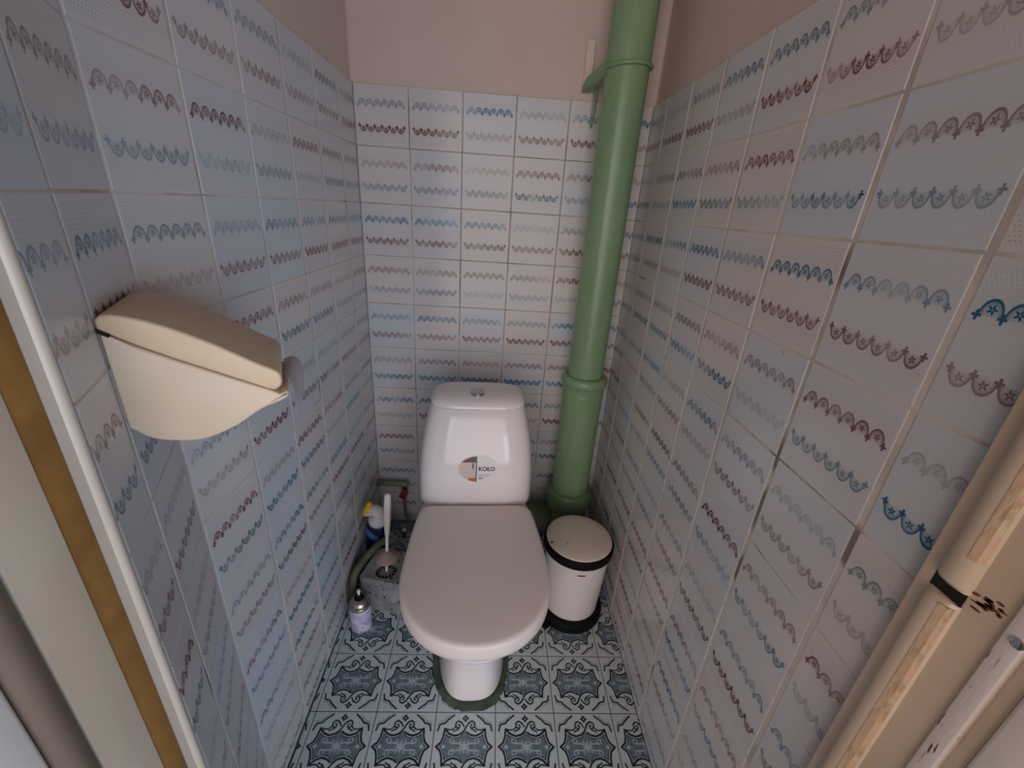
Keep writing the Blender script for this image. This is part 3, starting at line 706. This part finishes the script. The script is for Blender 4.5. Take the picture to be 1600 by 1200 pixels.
rows = []
for k in range(13):
    t = k / 12; al = 0.050 + 0.082 * t
    ze = 0.957 - 0.030 * (t / 0.45) if t < 0.45 else 0.927 + 0.052 * ((t - 0.45) / 0.55)
    wv = 0.0014 * math.sin(t * 8)
    e = 0.013 * (1 - t)                       # the far side of the sheet stands further out
    path = spline([(0.1400, 0.9960, 0), (0.1440 + 0.5 * e, 0.9985, 0), (0.1465 + 0.9 * e, 0.991, 0), (0.1470 + e + wv, 0.9800, 0), (0.1462 + e + wv, min(0.978, ze + (0.978 - ze) * 0.4), 0), (0.1445 + 0.6 * e + 2 * wv, min(ze, 0.9765), 0)], 4)
    rows.append([HM @ Vector((p.x, al, p.y)) for p in path])
VV = [[bm.verts.new(p) for p in q] for q in rows]
for a, b in zip(VV, VV[1:]):
    for k in range(len(a) - 1): bm.faces.new((a[k], a[k + 1], b[k + 1], b[k]))
bmesh.ops.solidify(bm, geom=list(bm.faces), thickness=0.0006)
pr = tag(obj('toilet_paper', bm, M['paper'], None, True, 60), 'white toilet paper end hanging out of the beige holder', 'toilet paper')

# ------------------------------------------------------------------ pedal bin
bn = thing('pedal_bin', (0.703, -0.385, 0), 'small white pedal bin with black rim and base beside the toilet', 'bin')
bm = bmesh.new(); lathe(bm, [(0.088, 0.0), (0.1025, 0.001), (0.1045, 0.010), (0.1035, 0.026), (0.098, 0.034), (0.0865, 0.037)], 44); obj('base_ring', bm, M['black'], bn, True, 50)
bm = bmesh.new(); lathe(bm, [(0.084, 0.024), (0.0855, 0.03), (0.0975, 0.262)], 44); obj('body', bm, M['bin_body'], bn, True, 60)
bm = bmesh.new(); lathe(bm, [(0.098, 0.258), (0.1045, 0.259), (0.106, 0.264), (0.1055, 0.282), (0.103, 0.286), (0.0995, 0.287)], 48); obj('rim', bm, M['black'], bn, True, 50)
bm = bmesh.new(); lathe(bm, [(0.0995, 0.284), (0.0990, 0.288), (0.094, 0.2905), (0.07, 0.294), (0.035, 0.2960), (0.004, 0.2965)], 48); obj('lid', bm, M['bin_lid'], bn, True, 60)
bm = bmesh.new(); box(bm, -0.022, 0.022, -0.128, -0.095, 0.006, 0.014, 0.003); bmesh.ops.transform(bm, matrix=Matrix.Rotation(math.radians(-52), 4, 'Z'), verts=bm.verts); obj('pedal', bm, M['black'], bn, True, 40)
bm = bmesh.new()
for za, zb, mi in ((0.2318, 0.2340, 0), (0.2296, 0.2316, 1)):
    A = []
    for k in range(7):
        a = math.radians(-99 + 14 * k / 6); A.append(((0.0966) * math.cos(a), (0.0966) * math.sin(a)))
    for p, q in zip(A, A[1:]):
        ff = bm.faces.new([bm.verts.new((p[0], p[1], za)), bm.verts.new((q[0], q[1], za)), bm.verts.new((q[0], q[1], zb)), bm.verts.new((p[0], p[1], zb))]); ff.material_index = mi
obj('maker_mark', bm, [M['black'], M['red']], bn)

# ------------------------------------------------------------------ concrete block with the brush, bottle, can
cb = Matrix.Translation((0.113, -0.352, 0)) @ Matrix.Rotation(math.radians(-12), 4, 'Z')
bm = bmesh.new(); n = 32; HX, HY, HZ = 0.066, 0.068, 0.122; hx, hy, hr = 0.004, -0.018, 0.033
def sq(z, k=0.0):
    out = []
    for i in range(n):
        a = 2 * PI * (i + 0.5) / n; c, s_ = math.cos(a), math.sin(a); m = max(abs(c), abs(s_)); out.append(((HX - k) * c / m, (HY - k) * s_ / m, z))
    return out
def ci(z, rr): return [(hx + rr * math.cos(2 * PI * (i + .5) / n), hy + rr * math.sin(2 * PI * (i + .5) / n), z) for i in range(n)]
rings(bm, [sq(0), sq(HZ - 0.006), sq(HZ, 0.005), ci(HZ, hr + 0.002), ci(HZ - 0.003, hr), ci(0.04, hr - 0.004)])
bmesh.ops.transform(bm, matrix=cb, verts=bm.verts)
tag(obj('concrete_block', bm, M['concrete'], None, True, 30), 'grey pitted concrete block with a round hole holding the toilet brush', 'block')
bz = cb @ Vector((hx, hy, 0)); 
brush = thing('toilet_brush', (bz.x, bz.y, 0.04), 'ivory toilet brush with a disc guard standing in the concrete block', 'toilet brush')
B0 = Vector((bz.x, bz.y, 0)); lean = Vector((0.062, -0.02, 1.0))
def bp(z): return B0 + Vector((lean.x * (z - 0.10), lean.y * (z - 0.10), z))
bm = bmesh.new(); tube(bm, [bp(.06), bp(.15), bp(.27)], [0.0042, 0.0042, 0.0050], 12); loc(obj('shaft', bm, M['brush'], None, True), brush)
bm = bmesh.new(); tube(bm, [bp(z) for z in (.262, .268, .29, .33, .38, .408, .415, .417)], [.0052, .0072, .0085, .0105, .0105, .0095, .0075, .003], 8); loc(obj('handle', bm, M['brush'], None, True, 30), brush)
bm = bmesh.new(); q = bp(.18); lathe(bm, [(0.034, .172), (0.0355, .175), (0.030, .186), (0.012, .198), (0.006, .202)], 32, q.x, q.y); loc(obj('disc_guard', bm, M['disc'], None, True, 50), brush)
bm = bmesh.new(); q = bp(.10)
for k in range(12):
    a = 2 * PI * k / 12; tube(bm, [(q.x, q.y, .112), (q.x + .014 * math.cos(a), q.y + .014 * math.sin(a), .114), (q.x + .026 * math.cos(a), q.y + .026 * math.sin(a), .108), (q.x + .028 * math.cos(a), q.y + .028 * math.sin(a), .06)], 0.0034, 6)
loc(obj('brush_head', bm, M['bristle'], None, True), brush)
can = thing('spray_can', (0.058, -0.468, 0), 'small lilac air freshener can without a cap by the left wall', 'spray can')
bm = bmesh.new(); lathe(bm, [(0.027, 0.0), (0.030, 0.002), (0.0305, 0.005), (0.0305, 0.084), (0.030, 0.086)], 36); obj('body', bm, M['can'], can, True, 50)
bm = bmesh.new(); lathe(bm, [(0.030, 0.085), (0.0315, 0.087), (0.0312, 0.0895), (0.0290, 0.091), (0.0285, 0.093), (0.0290, 0.095), (0.024, 0.105), (0.0175, 0.110), (0.0172, 0.113), (0.0145, 0.1145), (0.012, 0.112)], 36); obj('dome', bm, M['steel'], can, True, 45)
bm = bmesh.new(); lathe(bm, [(0.0125, 0.110), (0.0125, 0.118), (0.009, 0.121), (0.0075, 0.126)], 24); obj('valve_cup', bm, M['black'], can, True, 45)
bm = bmesh.new(); lathe(bm, [(0.0035, 0.122), (0.0035, 0.134), (0.0052, 0.1355), (0.0052, 0.141), (0.004, 0.143)], 18); obj('nozzle', bm, M['nozzle'], can, True, 45)
bt = thing('cleaner_bottle', (0.050, -0.245, 0), 'dark blue cleaner bottle with white duck neck and yellow cap', 'bottle')
bm = bmesh.new(); rings(bm, [super_ring(0, 0, z, a, b, 2.6, 32) for z, a, b in ((0, .030, .022), (.006, .035, .026), (.08, .036, .027), (.15, .035, .026), (.185, .031, .023), (.20, .026, .019), (.205, .022, .016))]); obj('body', bm, M['bottle'], bt, True, 50)
bm = bmesh.new(); tube(bm, spline([(0.006, 0, 0.196), (0.012, 0, 0.222), (0.010, 0, 0.240), (-0.004, 0, 0.247), (-0.020, 0, 0.240), (-0.026, 0, 0.240)], 4), [0.030 - 0.0155 * min(1, k / 17) if k > 3 else (0.027, 0.030, 0.031, 0.030)[k] for k in range(21)], 18); obj('duck_neck', bm, M['bottle_white'], bt, True, 50)
bm = bmesh.new(); tube(bm, [(-0.028, -0.002, 0.233), (-0.026, -0.002, 0.240), (-0.014, -0.002, 0.272), (-0.011, -0.002, 0.280)], [0.0115, 0.0125, 0.0095, 0.006], 16); obj('cap', bm, M['yellow'], bt, True, 45)
# pipe behind the block, supply pipe with red valve, red tube on the floor
bm = bmesh.new(); tube(bm, spline([(0.100, -0.262, 0.150), (0.062, -0.292, 0.140), (0.022, -0.370, 0.118), (0.0175, -0.402, 0.085), (0.0175, -0.410, 0.001)], 6), 0.0115, 14)
tag(obj('floor_pipe', bm, M['moss'], None, True, 60), 'green grey bent pipe running down between the block and left wall', 'pipe')
sup = thing('supply_pipe', (0.06, -0.03, 0.2), 'pale green water pipe low on the back wall with a red valve', 'water pipe')
bm = bmesh.new(); tube(bm, [(0.001, -0.030, 0.200), (0.09, -0.030, 0.198), (0.118, -0.030, 0.198)], 0.0105, 14); loc(obj('pipe', bm, M['pale_pipe'], None, True), sup)
bm = bmesh.new(); tube(bm, [(0.104, -0.030, 0.200), (0.104, -0.032, 0.145)], 0.0095, 12); tube(bm, [(0.104, -0.032, 0.172), (0.104, -0.050, 0.172)], 0.006, 10); loc(obj('valve_body', bm, M['brass'], None, True, 40), sup)
bm = bmesh.new(); box(bm, 0.092, 0.116, -0.060, -0.050, 0.150, 0.190, 0.003); bmesh.ops.transform(bm, matrix=Matrix.Translation((.104, -.055, .17)) @ Matrix.Rotation(math.radians(28), 4, 'Y') @ Matrix.Translation((-.104, .055, -.17)), verts=bm.verts)
loc(obj('valve_handle', bm, M['valve_red'], None, True, 40), sup)
bm = bmesh.new(); tube(bm, spline([(0.104, -0.032, 0.148), (0.102, -0.036, 0.10), (0.112, -0.045, 0.05), (0.16, -0.06, 0.03), (0.23, -0.08, 0.08)], 6), 0.0055, 10); loc(obj('flexible_hose', bm, M['hose_grey'], None, True), sup)
rt = thing('plastic_tube', (0.112, -0.105, 0), 'tiny red and white tube on the floor behind the toilet brush', 'tube')
bm = bmesh.new(); lathe(bm, [(0.0075, 0.0), (0.0085, 0.001), (0.0085, 0.010)], 16); obj('foot', bm, M['nozzle'], rt, True, 45)
bm = bmesh.new(); lathe(bm, [(0.0088, 0.010), (0.0092, 0.012), (0.0092, 0.040), (0.0088, 0.042)], 16); obj('body', bm, M['red'], rt, True, 45)
bm = bmesh.new(); lathe(bm, [(0.0080, 0.042), (0.0080, 0.047), (0.006, 0.049)], 16); obj('top', bm, M['nozzle'], rt, True, 45)
